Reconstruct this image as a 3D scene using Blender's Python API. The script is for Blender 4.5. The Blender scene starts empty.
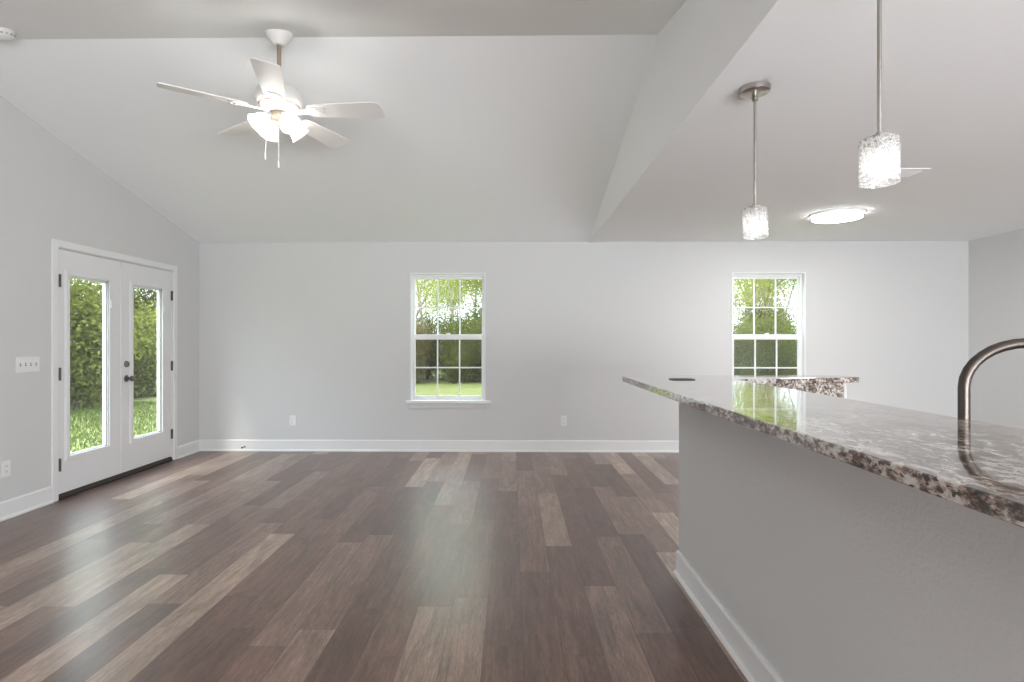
import bpy, bmesh, math, random
from mathutils import Vector, Matrix

PI = math.pi
SC = bpy.context.scene
COL = SC.collection

# ------------------------------------------------------------------ camera
EYE = 1.2875
YAW = math.radians(0.8)
cam_data = bpy.data.cameras.new('camera')
cam = bpy.data.objects.new('camera', cam_data)
COL.objects.link(cam)
cam.location = (0, 0, EYE)
cam.rotation_euler = (PI / 2, 0, YAW)
cam_data.sensor_fit = 'HORIZONTAL'
cam_data.sensor_width = 36.0
cam_data.lens = 560.0 / 1024.0 * 36.0
cam_data.shift_x = 560.0 * math.tan(YAW) / 1024.0
cam_data.clip_start = 0.05
cam_data.clip_end = 300
SC.camera = cam

# ------------------------------------------------------------------ world, sun, exposure
world = bpy.data.worlds.new('sky')
SC.world = world
world.use_nodes = True
wn = world.node_tree
wn.nodes.clear()
w_out = wn.nodes.new('ShaderNodeOutputWorld')
w_bg = wn.nodes.new('ShaderNodeBackground')
w_bg.inputs['Color'].default_value = (0.80, 0.90, 1.0, 1)
w_bg.inputs['Strength'].default_value = 3.0
# overcast sky: three times brighter overhead than at the horizon
w_tc = wn.nodes.new('ShaderNodeTexCoord'); w_sep = wn.nodes.new('ShaderNodeSeparateXYZ'); w_mr = wn.nodes.new('ShaderNodeMapRange')
w_mr.inputs['From Min'].default_value = 0.1; w_mr.inputs['From Max'].default_value = 1.0
w_mr.inputs['To Min'].default_value = 2.5; w_mr.inputs['To Max'].default_value = 12.0
wn.links.new(w_tc.outputs['Generated'], w_sep.inputs[0]); wn.links.new(w_sep.outputs['Z'], w_mr.inputs['Value'])
wn.links.new(w_mr.outputs[0], w_bg.inputs['Strength'])
wn.links.new(w_bg.outputs[0], w_out.inputs[0])

sun_d = bpy.data.lights.new('sun', 'SUN')
sun_d.energy = 3.0
sun_d.angle = math.radians(12)
sun_d.color = (1.0, 0.95, 0.86)
sun = bpy.data.objects.new('sun', sun_d)
COL.objects.link(sun)
sun.rotation_euler = (math.radians(38), 0, math.radians(-28))   # from behind the house, high

SC.view_settings.view_transform = 'Standard'
SC.view_settings.look = 'None'
SC.view_settings.gamma = 1.0
SC.view_settings.use_curve_mapping = False
SC.view_settings.exposure = 0.64
SC.cycles.sample_clamp_indirect = 6.0
SC.cycles.caustics_reflective = False
SC.cycles.caustics_refractive = False
SC.cycles.max_bounces = 14
SC.cycles.diffuse_bounces = 8
SC.cycles.transparent_max_bounces = 24

# added fill panel at the solid wall behind the camera, tinted like daylight
rear_fill_d = bpy.data.lights.new('fill_light_rear', 'AREA')
rear_fill_d.shape = 'RECTANGLE'; rear_fill_d.size = 4.9; rear_fill_d.size_y = 2.1
rear_fill_d.energy = 560.0
rear_fill_d.color = (.90, .955, 1.0)
rear_fill = bpy.data.objects.new('fill_light_rear', rear_fill_d)
COL.objects.link(rear_fill)
rear_fill.location = (2.3, -3.55, 1.2)
rear_fill.rotation_euler = (PI / 2 + .5, 0, 0)

# added fill panel before the left wall, out of view, no window behind it
side_d = bpy.data.lights.new('fill_light_side', 'AREA')
side_d.shape = 'RECTANGLE'; side_d.size = 3.2; side_d.size_y = 1.5
side_d.energy = 8.0
side_d.color = (.90, .955, 1.0)
side = bpy.data.objects.new('fill_light_side', side_d)
COL.objects.link(side)
side.location = (-3.60, 1.5, 1.45)
side.rotation_euler = (PI / 2 + .25, 0, -PI / 2)

LAMP_FAN = 230.0       # radiance of each fan bulb
LAMP_PENDANT = 6.0
LAMP_DISC = 44.0
FILL_DISC = 22.0  # radiance of the added out-of-view kitchen disc

# ------------------------------------------------------------------ room numbers
LX, RX = -3.67, 5.255          # left and right wall
BY, FY = 6.52, -3.6           # back wall, wall behind the camera
CZ = 2.44                     # flat ceiling
RY, RZ = 3.45, 3.168          # ridge of the vault
HX = 0.895                    # header between vault and flat ceiling
SLOPE = (RZ - CZ) / (BY - RY)
EAVE_Y = RY - (RZ - CZ) / SLOPE
WT = 0.14


# ------------------------------------------------------------------ mesh helpers
class MB:
    def __init__(self):
        self.bm = bmesh.new()

    def face(self, pts):
        vs = [self.bm.verts.new(p) for p in pts]
        return self.bm.faces.new(vs)

    def box(self, x0, x1, y0, y1, z0, z1, M=None):
        r = bmesh.ops.create_cube(self.bm, size=1.0)
        for v in r['verts']:
            v.co = Vector(((x0 + x1) / 2 + v.co.x * (x1 - x0), (y0 + y1) / 2 + v.co.y * (y1 - y0),
                           (z0 + z1) / 2 + v.co.z * (z1 - z0)))
            if M: v.co = M @ v.co
        return self

    def prism(self, pts, d0, d1, axis='z'):
        """polygon pts (2D), extruded along axis"""
        def mk(p, d):
            if axis == 'z': return (p[0], p[1], d)
            if axis == 'x': return (d, p[0], p[1])
            return (p[0], d, p[1])
        a = [self.bm.verts.new(mk(p, d0)) for p in pts]
        b = [self.bm.verts.new(mk(p, d1)) for p in pts]
        self.bm.faces.new(a)
        self.bm.faces.new(b[::-1])
        n = len(pts)
        for i in range(n):
            j = (i + 1) % n
            self.bm.faces.new((a[j], a[i], b[i], b[j]))
        return self

    def lathe(self, prof, M=None, seg=32, close=False):
        """prof: list of (r, z) about z"""
        rings = []
        for r, z in prof:
            ring = []
            if r < 1e-6:
                v = self.bm.verts.new((0, 0, z)); ring = [v] * seg
            else:
                for k in range(seg):
                    a = 2 * PI * k / seg
                    ring.append(self.bm.verts.new((r * math.cos(a), r * math.sin(a), z)))
            rings.append(ring)
        if close: rings.append(rings[0])
        vs = set()
        for A, B in zip(rings, rings[1:]):
            for k in range(seg):
                q = [A[k], A[(k + 1) % seg], B[(k + 1) % seg], B[k]]
                u = []
                for v in q:
                    if v not in u: u.append(v)
                if len(u) >= 3:
                    try: self.bm.faces.new(u)
                    except ValueError: pass
        for R in rings:
            vs.update(R)
        if M:
            for v in vs: v.co = M @ v.co
        return self

    def tube(self, pts, rad, seg=12, cap=True):
        pts = [Vector(p) for p in pts]
        if not hasattr(rad, '__len__'): rad = [rad] * len(pts)
        up = None
        rings = []
        for i, p in enumerate(pts):
            if i == 0: t = pts[1] - p
            elif i == len(pts) - 1: t = p - pts[i - 1]
            else: t = (pts[i + 1] - p).normalized() + (p - pts[i - 1]).normalized()
            t.normalize()
            if up is None:
                up = Vector((0, 0, 1)) if abs(t.z) < .9 else Vector((1, 0, 0))
            u = (up - t * up.dot(t)).normalized()
            w = t.cross(u)
            up = u
            rings.append([self.bm.verts.new(p + (u * math.cos(2 * PI * k / seg) + w * math.sin(2 * PI * k / seg)) * rad[i])
                          for k in range(seg)])
        for A, B in zip(rings, rings[1:]):
            for k in range(seg):
                self.bm.faces.new((A[k], A[(k + 1) % seg], B[(k + 1) % seg], B[k]))
        if cap:
            self.bm.faces.new(rings[0][::-1]); self.bm.faces.new(rings[-1])
        return self

    def sweep(self, path, prof, closed=False, flip=False):
        """profile (offset to the left of travel, z) swept with mitres along a 2D path"""
        n = len(path)
        P = [Vector(p) for p in path]
        rings = []
        for i in range(n):
            a = P[i] - P[i - 1] if (i > 0 or closed) else P[i + 1] - P[i]
            b = P[(i + 1) % n] - P[i] if (i < n - 1 or closed) else a
            na = Vector((-a.y, a.x)).normalized(); nb = Vector((-b.y, b.x)).normalized()
            m = (na + nb).normalized()
            k = 1 / max(.3, m.dot(na))
            if flip: m = -m
            rings.append([self.bm.verts.new((P[i].x + m.x * k * o, P[i].y + m.y * k * o, z)) for o, z in prof])
        R = rings + ([rings[0]] if closed else [])
        for A, B in zip(R, R[1:]):
            for k in range(len(prof)):
                j = (k + 1) % len(prof)
                self.bm.faces.new((A[k], A[j], B[j], B[k]))
        if not closed:
            self.bm.faces.new(rings[0]); self.bm.faces.new(rings[-1][::-1])
        return self

    def build(self, name, m, parent=None, bevel=0, smooth=False, segs=2, loc=None):
        bmesh.ops.recalc_face_normals(self.bm, faces=self.bm.faces)
        me = bpy.data.meshes.new(name)
        self.bm.to_mesh(me); self.bm.free()
        o = bpy.data.objects.new(name, me)
        COL.objects.link(o)
        me.materials.append(m)
        if smooth:
            for p in me.polygons: p.use_smooth = True
            me.set_sharp_from_angle(angle=math.radians(38))
        if bevel:
            b = o.modifiers.new('bevel', 'BEVEL'); b.width = bevel; b.segments = segs; b.limit_method = 'ANGLE'
        if parent: o.parent = parent
        if loc: o.location = loc
        return o


def empty(name, loc=(0, 0, 0), rz=0):
    o = bpy.data.objects.new(name, None)
    COL.objects.link(o)
    o.empty_display_size = .1
    o.location = loc; o.rotation_euler = (0, 0, rz)
    return o


def tag(o, label=None, cat=None, group=None, kind=None):
    if label: o['label'] = label
    if cat: o['category'] = cat
    if group: o['group'] = group
    if kind: o['kind'] = kind
    return o


def copy_tree(o, parent=None):
    c = o.copy(); COL.objects.link(c); c.parent = parent
    for ch in list(o.children): copy_tree(ch, c)
    return c


def rot_to(d):
    return Vector(d).to_track_quat('Z', 'Y').to_matrix().to_4x4()


def rounded(pts, radii, n=8):
    out = []
    N = len(pts)
    for i in range(N):
        p = Vector(pts[i]); r = radii[i]
        if r <= 0: out.append((p.x, p.y)); continue
        a = (Vector(pts[i - 1]) - p).normalized(); b = (Vector(pts[(i + 1) % N]) - p).normalized()
        ang = a.angle(b)
        t = r / math.tan(ang / 2)
        c = p + (a + b).normalized() * (r / math.sin(ang / 2))
        p0 = p + a * t; p1 = p + b * t
        a0 = math.atan2(p0.y - c.y, p0.x - c.x); a1 = math.atan2(p1.y - c.y, p1.x - c.x)
        d = (a1 - a0 + PI) % (2 * PI) - PI
        for k in range(n + 1):
            q = a0 + d * k / n
            out.append((c.x + r * math.cos(q), c.y + r * math.sin(q)))
    return out


# ------------------------------------------------------------------ materials
def mat(name):
    m = bpy.data.materials.new(name); m.use_nodes = True
    nt = m.node_tree
    for n in list(nt.nodes):
        if n.type != 'OUTPUT_MATERIAL' and n.type != 'BSDF_PRINCIPLED': nt.nodes.remove(n)
    return m, nt, nt.nodes['Principled BSDF']


def plain(name, col, rough=.5, metal=0, spec=.5, noise=0.0, scale=8):
    m, nt, b = mat(name)
    b.inputs['Base Color'].default_value = (*col, 1)
    b.inputs['Roughness'].default_value = rough
    b.inputs['Metallic'].default_value = metal
    b.inputs['Specular IOR Level'].default_value = spec
    if noise:
        t = nt.nodes.new('ShaderNodeTexCoord'); n = nt.nodes.new('ShaderNodeTexNoise')
        n.inputs['Scale'].default_value = scale
        nt.links.new(t.outputs['Object'], n.inputs['Vector'])
        r = nt.nodes.new('ShaderNodeMapRange')
        r.inputs['To Min'].default_value = rough - noise; r.inputs['To Max'].default_value = rough + noise
        nt.links.new(n.outputs['Fac'], r.inputs['Value']); nt.links.new(r.outputs[0], b.inputs['Roughness'])
    return m


def paint(name, col, rough=.75, bump=.15, scale=120, dist=.004, spec=.3):
    """rolled wall paint with an orange-peel bump"""
    m, nt, b = mat(name)
    b.inputs['Base Color'].default_value = (*col, 1)
    b.inputs['Roughness'].default_value = rough
    b.inputs['Specular IOR Level'].default_value = spec
    t = nt.nodes.new('ShaderNodeTexCoord'); n = nt.nodes.new('ShaderNodeTexNoise')
    n.inputs['Scale'].default_value = scale; n.inputs['Detail'].default_value = 3
    bp = nt.nodes.new('ShaderNodeBump'); bp.inputs['Strength'].default_value = bump
    bp.inputs['Distance'].default_value = dist
    nt.links.new(t.outputs['Object'], n.inputs['Vector'])
    nt.links.new(n.outputs['Fac'], bp.inputs['Height'])
    nt.links.new(bp.outputs[0], b.inputs['Normal'])
    return m


def emit(name, col, s):
    m = bpy.data.materials.new(name); m.use_nodes = True
    nt = m.node_tree; nt.nodes.clear()
    o = nt.nodes.new('ShaderNodeOutputMaterial'); e = nt.nodes.new('ShaderNodeEmission')
    e.inputs[0].default_value = (*col, 1); e.inputs[1].default_value = s
    nt.links.new(e.outputs[0], o.inputs[0])
    return m


def pane_mat(name, tint=(.95, .97, .96), clear=.93):
    """thin clear glass"""
    m = bpy.data.materials.new(name); m.use_nodes = True
    nt = m.node_tree; nt.nodes.clear()
    o = nt.nodes.new('ShaderNodeOutputMaterial')
    tr = nt.nodes.new('ShaderNodeBsdfTransparent'); tr.inputs[0].default_value = (*tint, 1)
    gl = nt.nodes.new('ShaderNodeBsdfGlossy'); gl.inputs['Roughness'].default_value = .02
    lw = nt.nodes.new('ShaderNodeLayerWeight'); lw.inputs[0].default_value = .5
    pw = nt.nodes.new('ShaderNodeMath'); pw.operation = 'POWER'; pw.inputs[1].default_value = 4
    fr = nt.nodes.new('ShaderNodeMath'); fr.operation = 'MULTIPLY_ADD'; fr.inputs[1].default_value = .9; fr.inputs[2].default_value = .05
    nt.links.new(lw.outputs['Facing'], pw.inputs[0]); nt.links.new(pw.outputs[0], fr.inputs[0])
    mx = nt.nodes.new('ShaderNodeMixShader')
    nt.links.new(fr.outputs[0], mx.inputs[0]); nt.links.new(tr.outputs[0], mx.inputs[1]); nt.links.new(gl.outputs[0], mx.inputs[2])
    nt.links.new(mx.outputs[0], o.inputs[0])
    return m


def shade_glass(name, clear, frost, bump=0.0, scale=60):
    """lamp glass: part clear, part milky, with a skin of reflection; optional crackle"""
    m = bpy.data.materials.new(name); m.use_nodes = True
    nt = m.node_tree; nt.nodes.clear()
    N, L = nt.nodes.new, nt.links.new
    o = N('ShaderNodeOutputMaterial')
    tr = N('ShaderNodeBsdfTransparent'); tr.inputs[0].default_value = (.97, .97, .97, 1)
    tl = N('ShaderNodeBsdfTranslucent'); tl.inputs[0].default_value = (.95, .94, .92, 1)
    df = N('ShaderNodeBsdfDiffuse'); df.inputs[0].default_value = (.9, .9, .89, 1)
    gl = N('ShaderNodeBsdfGlossy'); gl.inputs['Roughness'].default_value = .08
    m1 = N('ShaderNodeMixShader'); m1.inputs[0].default_value = .4
    L(tl.outputs[0], m1.inputs[1]); L(df.outputs[0], m1.inputs[2])
    m2 = N('ShaderNodeMixShader'); m2.inputs[0].default_value = frost
    L(tr.outputs[0], m2.inputs[1]); L(m1.outputs[0], m2.inputs[2])
    lw = N('ShaderNodeLayerWeight'); lw.inputs[0].default_value = .5
    pw = N('ShaderNodeMath'); pw.operation = 'POWER'; pw.inputs[1].default_value = 4
    fr = N('ShaderNodeMath'); fr.operation = 'MULTIPLY_ADD'; fr.inputs[1].default_value = .9; fr.inputs[2].default_value = .05
    L(lw.outputs['Facing'], pw.inputs[0]); L(pw.outputs[0], fr.inputs[0])
    m3 = N('ShaderNodeMixShader')
    L(fr.outputs[0], m3.inputs[0]); L(m2.outputs[0], m3.inputs[1]); L(gl.outputs[0], m3.inputs[2])
    L(m3.outputs[0], o.inputs[0])
    if bump:
        t = N('ShaderNodeTexCoord'); v = N('ShaderNodeTexVoronoi'); v.feature = 'DISTANCE_TO_EDGE'
        v.inputs['Scale'].default_value = scale
        L(t.outputs['Object'], v.inputs['Vector'])
        r = N('ShaderNodeMapRange'); r.inputs['From Max'].default_value = .14
        r.inputs['To Min'].default_value = min(1, frost + .45); r.inputs['To Max'].default_value = frost
        L(v.outputs['Distance'], r.inputs['Value']); L(r.outputs[0], m2.inputs[0])
        b = N('ShaderNodeBump'); b.inputs['Strength'].default_value = bump; b.inputs['Distance'].default_value = .003
        L(v.outputs['Distance'], b.inputs['Height'])
        L(b.outputs[0], gl.inputs['Normal']); L(b.outputs[0], lw.inputs['Normal'])
    return m


def floor_mat():
    m, nt, b = mat('vinyl_plank')
    N, L = nt.nodes.new, nt.links.new

    def math_(op, a, c=None):
        n = N('ShaderNodeMath'); n.operation = op
        for i, v in enumerate((a, c)):
            if v is None: continue
            if isinstance(v, (int, float)): n.inputs[i].default_value = v
            else: L(v, n.inputs[i])
        return n.outputs[0]
    t = N('ShaderNodeTexCoord'); s = N('ShaderNodeSeparateXYZ'); L(t.outputs['Object'], s.inputs[0])
    W, LEN = .166, 1.22
    u = math_('DIVIDE', math_('ADD', s.outputs['X'], .12 + 40 * W), W)
    row = math_('FLOOR', u); fu = math_('FRACT', u)
    wn1 = N('ShaderNodeTexWhiteNoise'); wn1.noise_dimensions = '1D'; L(row, wn1.inputs['W'])
    v = math_('ADD', math_('DIVIDE', s.outputs['Y'], LEN), math_('MULTIPLY', wn1.outputs['Value'], 7.3))
    col = math_('FLOOR', v); fv = math_('FRACT', v)
    cb = N('ShaderNodeCombineXYZ'); L(row, cb.inputs[0]); L(col, cb.inputs[1])
    wn2 = N('ShaderNodeTexWhiteNoise'); wn2.noise_dimensions = '2D'; L(cb.outputs[0], wn2.inputs['Vector'])
    # tone per plank
    cr = N('ShaderNodeValToRGB'); e = cr.color_ramp.elements
    cr.color_ramp.interpolation = 'LINEAR'
    e[0].position = 0; e[0].color = (.105, .052, .037, 1)
    e[1].position = 1; e[1].color = (.345, .245, .185, 1)
    for p, c in ((.3, (.138, .073, .053)), (.6, (.172, .098, .072)), (.78, (.215, .135, .104)), (.9, (.275, .185, .142))):
        x = cr.color_ramp.elements.new(p); x.color = (*c, 1)
    L(wn2.outputs['Value'], cr.inputs[0])
    # grain: stretched noise, shifted per plank
    off = N('ShaderNodeCombineXYZ')
    L(math_('ADD', s.outputs['X'], math_('MULTIPLY', wn2.outputs['Value'], 31.0)), off.inputs[0])
    L(math_('MULTIPLY', s.outputs['Y'], .07), off.inputs[1])
    L(math_('MULTIPLY', wn2.outputs['Value'], 17.0), off.inputs[2])
    g1 = N('ShaderNodeTexNoise'); g1.inputs['Scale'].default_value = 55; g1.inputs['Detail'].default_value = 6
    g1.inputs['Roughness'].default_value = .65; g1.inputs['Distortion'].default_value = .6
    L(off.outputs[0], g1.inputs['Vector'])
    off2 = N('ShaderNodeCombineXYZ')
    L(math_('ADD', s.outputs['X'], math_('MULTIPLY', wn2.outputs['Value'], 13.0)), off2.inputs[0])
    L(math_('MULTIPLY', s.outputs['Y'], .22), off2.inputs[1])
    g2 = N('ShaderNodeTexNoise'); g2.inputs['Scale'].default_value = 11; g2.inputs['Detail'].default_value = 4
    g2.inputs['Distortion'].default_value = 1.2
    L(off2.outputs[0], g2.inputs['Vector'])
    off3 = N('ShaderNodeCombineXYZ')
    L(s.outputs['X'], off3.inputs[0]); L(math_('MULTIPLY', s.outputs['Y'], .12), off3.inputs[1])
    g3 = N('ShaderNodeTexNoise'); g3.inputs['Scale'].default_value = 190; g3.inputs['Detail'].default_value = 3
    L(off3.outputs[0], g3.inputs['Vector'])
    r1 = N('ShaderNodeMapRange'); r1.inputs['From Min'].default_value = .3; r1.inputs['From Max'].default_value = .7
    r1.inputs['To Min'].default_value = .62; r1.inputs['To Max'].default_value = 1.38; L(g1.outputs['Fac'], r1.inputs['Value'])
    r2 = N('ShaderNodeMapRange'); r2.inputs['From Min'].default_value = .3; r2.inputs['From Max'].default_value = .7
    r2.inputs['To Min'].default_value = .76; r2.inputs['To Max'].default_value = 1.24; L(g2.outputs['Fac'], r2.inputs['Value'])
    r3 = N('ShaderNodeMapRange'); r3.inputs['From Min'].default_value = .3; r3.inputs['From Max'].default_value = .7
    r3.inputs['To Min'].default_value = .78; r3.inputs['To Max'].default_value = 1.22; L(g3.outputs['Fac'], r3.inputs['Value'])
    k = math_('MULTIPLY', math_('MULTIPLY', r1.outputs[0], r2.outputs[0]), r3.outputs[0])
    # seams
    du = math_('MINIMUM', fu, math_('SUBTRACT', 1, fu)); dv = math_('MINIMUM', fv, math_('SUBTRACT', 1, fv))
    su = math_('GREATER_THAN', du, .009); sv = math_('GREATER_THAN', dv, .0012)
    seam = math_('MULTIPLY', su, sv)
    sm = N('ShaderNodeMapRange'); sm.inputs['To Min'].default_value = .55; L(seam, sm.inputs['Value'])
    k = math_('MULTIPLY', k, sm.outputs[0])
    mul = N('ShaderNodeVectorMath'); mul.operation = 'SCALE'
    L(cr.outputs[0], mul.inputs[0]); L(k, mul.inputs['Scale'])
    L(mul.outputs[0], b.inputs['Base Color'])
    rr = N('ShaderNodeMapRange'); rr.inputs['To Min'].default_value = .30; rr.inputs['To Max'].default_value = .46
    L(g1.outputs['Fac'], rr.inputs['Value']); L(rr.outputs[0], b.inputs['Roughness'])
    b.inputs['Specular IOR Level'].default_value = .6
    b.inputs['Coat Weight'].default_value = .45; b.inputs['Coat Roughness'].default_value = .24
    bp = N('ShaderNodeBump'); bp.inputs['Strength'].default_value = .22; bp.inputs['Distance'].default_value = .002
    L(k, bp.inputs['Height']); L(bp.outputs[0], b.inputs['Normal'])
    return m


def granite_mat():
    m, nt, b = mat('granite')
    N, L = nt.nodes.new, nt.links.new
    t = N('ShaderNodeTexCoord')
    n1 = N('ShaderNodeTexNoise'); n1.inputs['Scale'].default_value = 62; n1.inputs['Detail'].default_value = 6
    n1.inputs['Roughness'].default_value = .72
    n2 = N('ShaderNodeTexNoise'); n2.inputs['Scale'].default_value = 11; n2.inputs['Detail'].default_value = 4
    n2.inputs['Distortion'].default_value = .8
    v = N('ShaderNodeTexVoronoi'); v.inputs['Scale'].default_value = 190
    mp = N('ShaderNodeMapping'); mp.inputs['Scale'].default_value = (1.0, .55, 1.0); mp.inputs['Rotation'].default_value = (0, 0, .35)
    L(t.outputs['Object'], mp.inputs[0])
    for n in (n1, n2, v): L(mp.outputs[0], n.inputs['Vector'])
    a = N('ShaderNodeMath'); a.operation = 'MULTIPLY_ADD'; a.inputs[1].default_value = .42
    L(n2.outputs['Fac'], a.inputs[0]); L(n1.outputs['Fac'], a.inputs[2])
    c = N('ShaderNodeValToRGB'); e = c.color_ramp.elements
    e[0].position = .52; e[0].color = (.020, .016, .016, 1)
    e[1].position = .97; e[1].color = (.74, .72, .70, 1)
    for p, q in ((.60, (.050, .034, .030)), (.655, (.13, .090, .072)), (.70, (.27, .205, .165)), (.745, (.46, .40, .36)), (.80, (.56, .52, .49))):
        x = e.new(p); x.color = (*q, 1)
    L(a.outputs[0], c.inputs[0])
    sp = N('ShaderNodeSeparateColor'); L(v.outputs['Color'], sp.inputs[0])
    g = N('ShaderNodeMath'); g.operation = 'GREATER_THAN'; g.inputs[1].default_value = .90; L(sp.outputs[0], g.inputs[0])
    mx = N('ShaderNodeMix'); mx.data_type = 'RGBA'
    L(g.outputs[0], mx.inputs['Factor']); L(c.outputs[0], mx.inputs['A']); mx.inputs['B'].default_value = (.07, .05, .045, 1)
    L(mx.outputs['Result'], b.inputs['Base Color'])
    b.inputs['Roughness'].default_value = .06
    b.inputs['Specular IOR Level'].default_value = .6
    b.inputs['Coat Weight'].default_value = .5
    b.inputs['Coat Roughness'].default_value = .03
    return m


def leaf_mat(name, c0, c1, trans=.35):
    m = bpy.data.materials.new(name); m.use_nodes = True
    nt = m.node_tree; nt.nodes.clear()
    N, L = nt.nodes.new, nt.links.new
    o = N('ShaderNodeOutputMaterial'); g = N('ShaderNodeNewGeometry'); oi = N('ShaderNodeObjectInfo')
    a = N('ShaderNodeMath'); a.operation = 'MULTIPLY_ADD'; a.inputs[1].default_value = .55
    L(g.outputs['Random Per Island'], a.inputs[0])
    a2 = N('ShaderNodeMath'); a2.operation = 'MULTIPLY'; a2.inputs[1].default_value = .45
    L(oi.outputs['Random'], a2.inputs[0]); L(a2.outputs[0], a.inputs[2])
    r = N('ShaderNodeValToRGB'); r.color_ramp.elements[0].color = (*c0, 1); r.color_ramp.elements[1].color = (*c1, 1)
    L(a.outputs[0], r.inputs[0])
    d = N('ShaderNodeBsdfDiffuse'); tl = N('ShaderNodeBsdfTranslucent'); mx = N('ShaderNodeMixShader')
    mx.inputs[0].default_value = trans
    L(r.outputs[0], d.inputs[0]); L(r.outputs[0], tl.inputs[0]); L(d.outputs[0], mx.inputs[1]); L(tl.outputs[0], mx.inputs[2])
    L(mx.outputs[0], o.inputs[0])
    return m


def noise_col(name, c0, c1, scale, rough=.9, detail=6, stretch=None):
    m, nt, b = mat(name)
    N, L = nt.nodes.new, nt.links.new
    t = N('ShaderNodeTexCoord'); n = N('ShaderNodeTexNoise'); n.inputs['Scale'].default_value = scale
    n.inputs['Detail'].default_value = detail; n.inputs['Roughness'].default_value = .7
    src = t.outputs['Object']
    if stretch:
        mp = N('ShaderNodeMapping'); mp.inputs['Scale'].default_value = stretch
        L(src, mp.inputs[0]); src = mp.outputs[0]
    L(src, n.inputs['Vector'])
    r = N('ShaderNodeValToRGB'); r.color_ramp.elements[0].position = .35; r.color_ramp.elements[1].position = .65
    r.color_ramp.elements[0].color = (*c0, 1); r.color_ramp.elements[1].color = (*c1, 1)
    L(n.outputs['Fac'], r.inputs[0]); L(r.outputs[0], b.inputs['Base Color'])
    b.inputs['Roughness'].default_value = rough
    return m


M = dict(
    wall=paint('grey_wall_paint', (.65, .65, .645)),
    knee=paint('grey_textured_paint', (.65, .65, .645), bump=.28, scale=95, dist=.006),
    ceil=paint('white_ceiling_paint', (.90, .915, .92), rough=.85, bump=.08),
    trim=plain('white_trim_paint', (.80, .80, .80), .38),
    door=plain('white_door_paint', (.78, .78, .785), .42),
    vinyl=plain('white_vinyl', (.82, .83, .83), .35),
    plastic=plain('white_plastic', (.80, .80, .79), .35),
    slot=plain('dark_slot', (.04, .04, .04), .6),
    nickel=plain('brushed_nickel', (.46, .43, .40), .30, 1, noise=.06, scale=90),
    bronze=plain('dark_bronze_metal', (.20, .18, .165), .30, 1, noise=.05),
    steel=plain('brushed_steel_tube', (.095, .08, .07), .34, 1, noise=.03, scale=30),
    hinge=plain('dark_hinge_metal', (.07, .065, .06), .45, .2),
    threshold=plain('dark_brown_threshold', (.022, .014, .012), .5),
    fanwhite=plain('white_fan_enamel', (.80, .78, .75), .35),
    blade=plain('white_fan_blade', (.78, .765, .74), .5, noise=.05),
    rod=plain('tan_metal_rod', (.40, .32, .25), .35, .6),
    opal=shade_glass('frosted_opal_glass', 0, .5),
    crackle=shade_glass('clear_crackle_glass', 0, .16, bump=.9, scale=75),
    diffuser=emit('lit_diffuser', (1, .99, .975), LAMP_DISC),
    diffuser_fill=emit('fill_light_diffuser', (1, .99, .975), FILL_DISC),
    diffuser_band=emit('lit_diffuser_edge', (1, .99, .975), 14),
    bulb=emit('lit_fan_bulb', (1, .965, .92), LAMP_FAN),
    bulb2=emit('lit_pendant_bulb', (1, .975, .95), LAMP_PENDANT),
    pane=pane_mat('clear_window_glass'),
    floor=floor_mat(),
    granite=granite_mat(),
    cabinet=plain('white_cabinet_paint', (.76, .76, .75), .4),
    darkcover=plain('dark_grey_cover', (.05, .045, .042), .5),
    grey=plain('grey_duct', (.38, .38, .38), .6),
    sink=plain('brushed_steel_sink', (.5, .5, .5), .3, 1),
    bark=noise_col('grey_brown_bark', (.07, .055, .042), (.20, .17, .14), 9, stretch=(1, 1, .2)),
    bark2=noise_col('pale_grey_bark', (.22, .20, .17), (.42, .39, .35), 7, stretch=(1, 1, .2)),
    leaf_light=leaf_mat('spring_leaves', (.19, .23, .045), (.44, .45, .11), .5),
    leaf_yellow=leaf_mat('yellow_green_leaves', (.19, .18, .045), (.42, .36, .11), .5),
    leaf_dark=leaf_mat('shrub_leaves', (.035, .045, .013), (.17, .185, .04), .35),
    leaf_olive=leaf_mat('olive_leaves', (.06, .05, .024), (.19, .155, .06), .35),
    lawn=noise_col('lawn_turf', (.06, .075, .016), (.15, .155, .035), 3.5, detail=9),
    grass=leaf_mat('grass_blades', (.035, .062, .015), (.10, .125, .03), .35),
    litter=noise_col('woodland_floor', (.05, .042, .028), (.13, .10, .06), 4),
    siding=plain('outside_siding', (.6, .6, .58), .7),
)
# insect screen: fine dark mesh that lets most of the light through
ms = bpy.data.materials.new('insect_screen'); ms.use_nodes = True
nt = ms.node_tree; nt.nodes.clear()
_o = nt.nodes.new('ShaderNodeOutputMaterial'); _t = nt.nodes.new('ShaderNodeBsdfTransparent'); _d = nt.nodes.new('ShaderNodeBsdfDiffuse')
_d.inputs[0].default_value = (.05, .05, .05, 1); _m = nt.nodes.new('ShaderNodeMixShader'); _m.inputs[0].default_value = .22
nt.links.new(_t.outputs[0], _m.inputs[1]); nt.links.new(_d.outputs[0], _m.inputs[2]); nt.links.new(_m.outputs[0], _o.inputs[0])
M['screen'] = ms


# ================================================================== THE SETTING
def struct(o, label, cat=None):
    return tag(o, label, cat or o.name.split('_')[0], kind='structure')


# floor
struct(MB().box(LX - .02, RX + .02, FY - .02, BY + .02, -.12, 0).build('floor', M['floor']),
       'brown grey wood plank floor running toward the back wall', 'floor')

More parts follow.
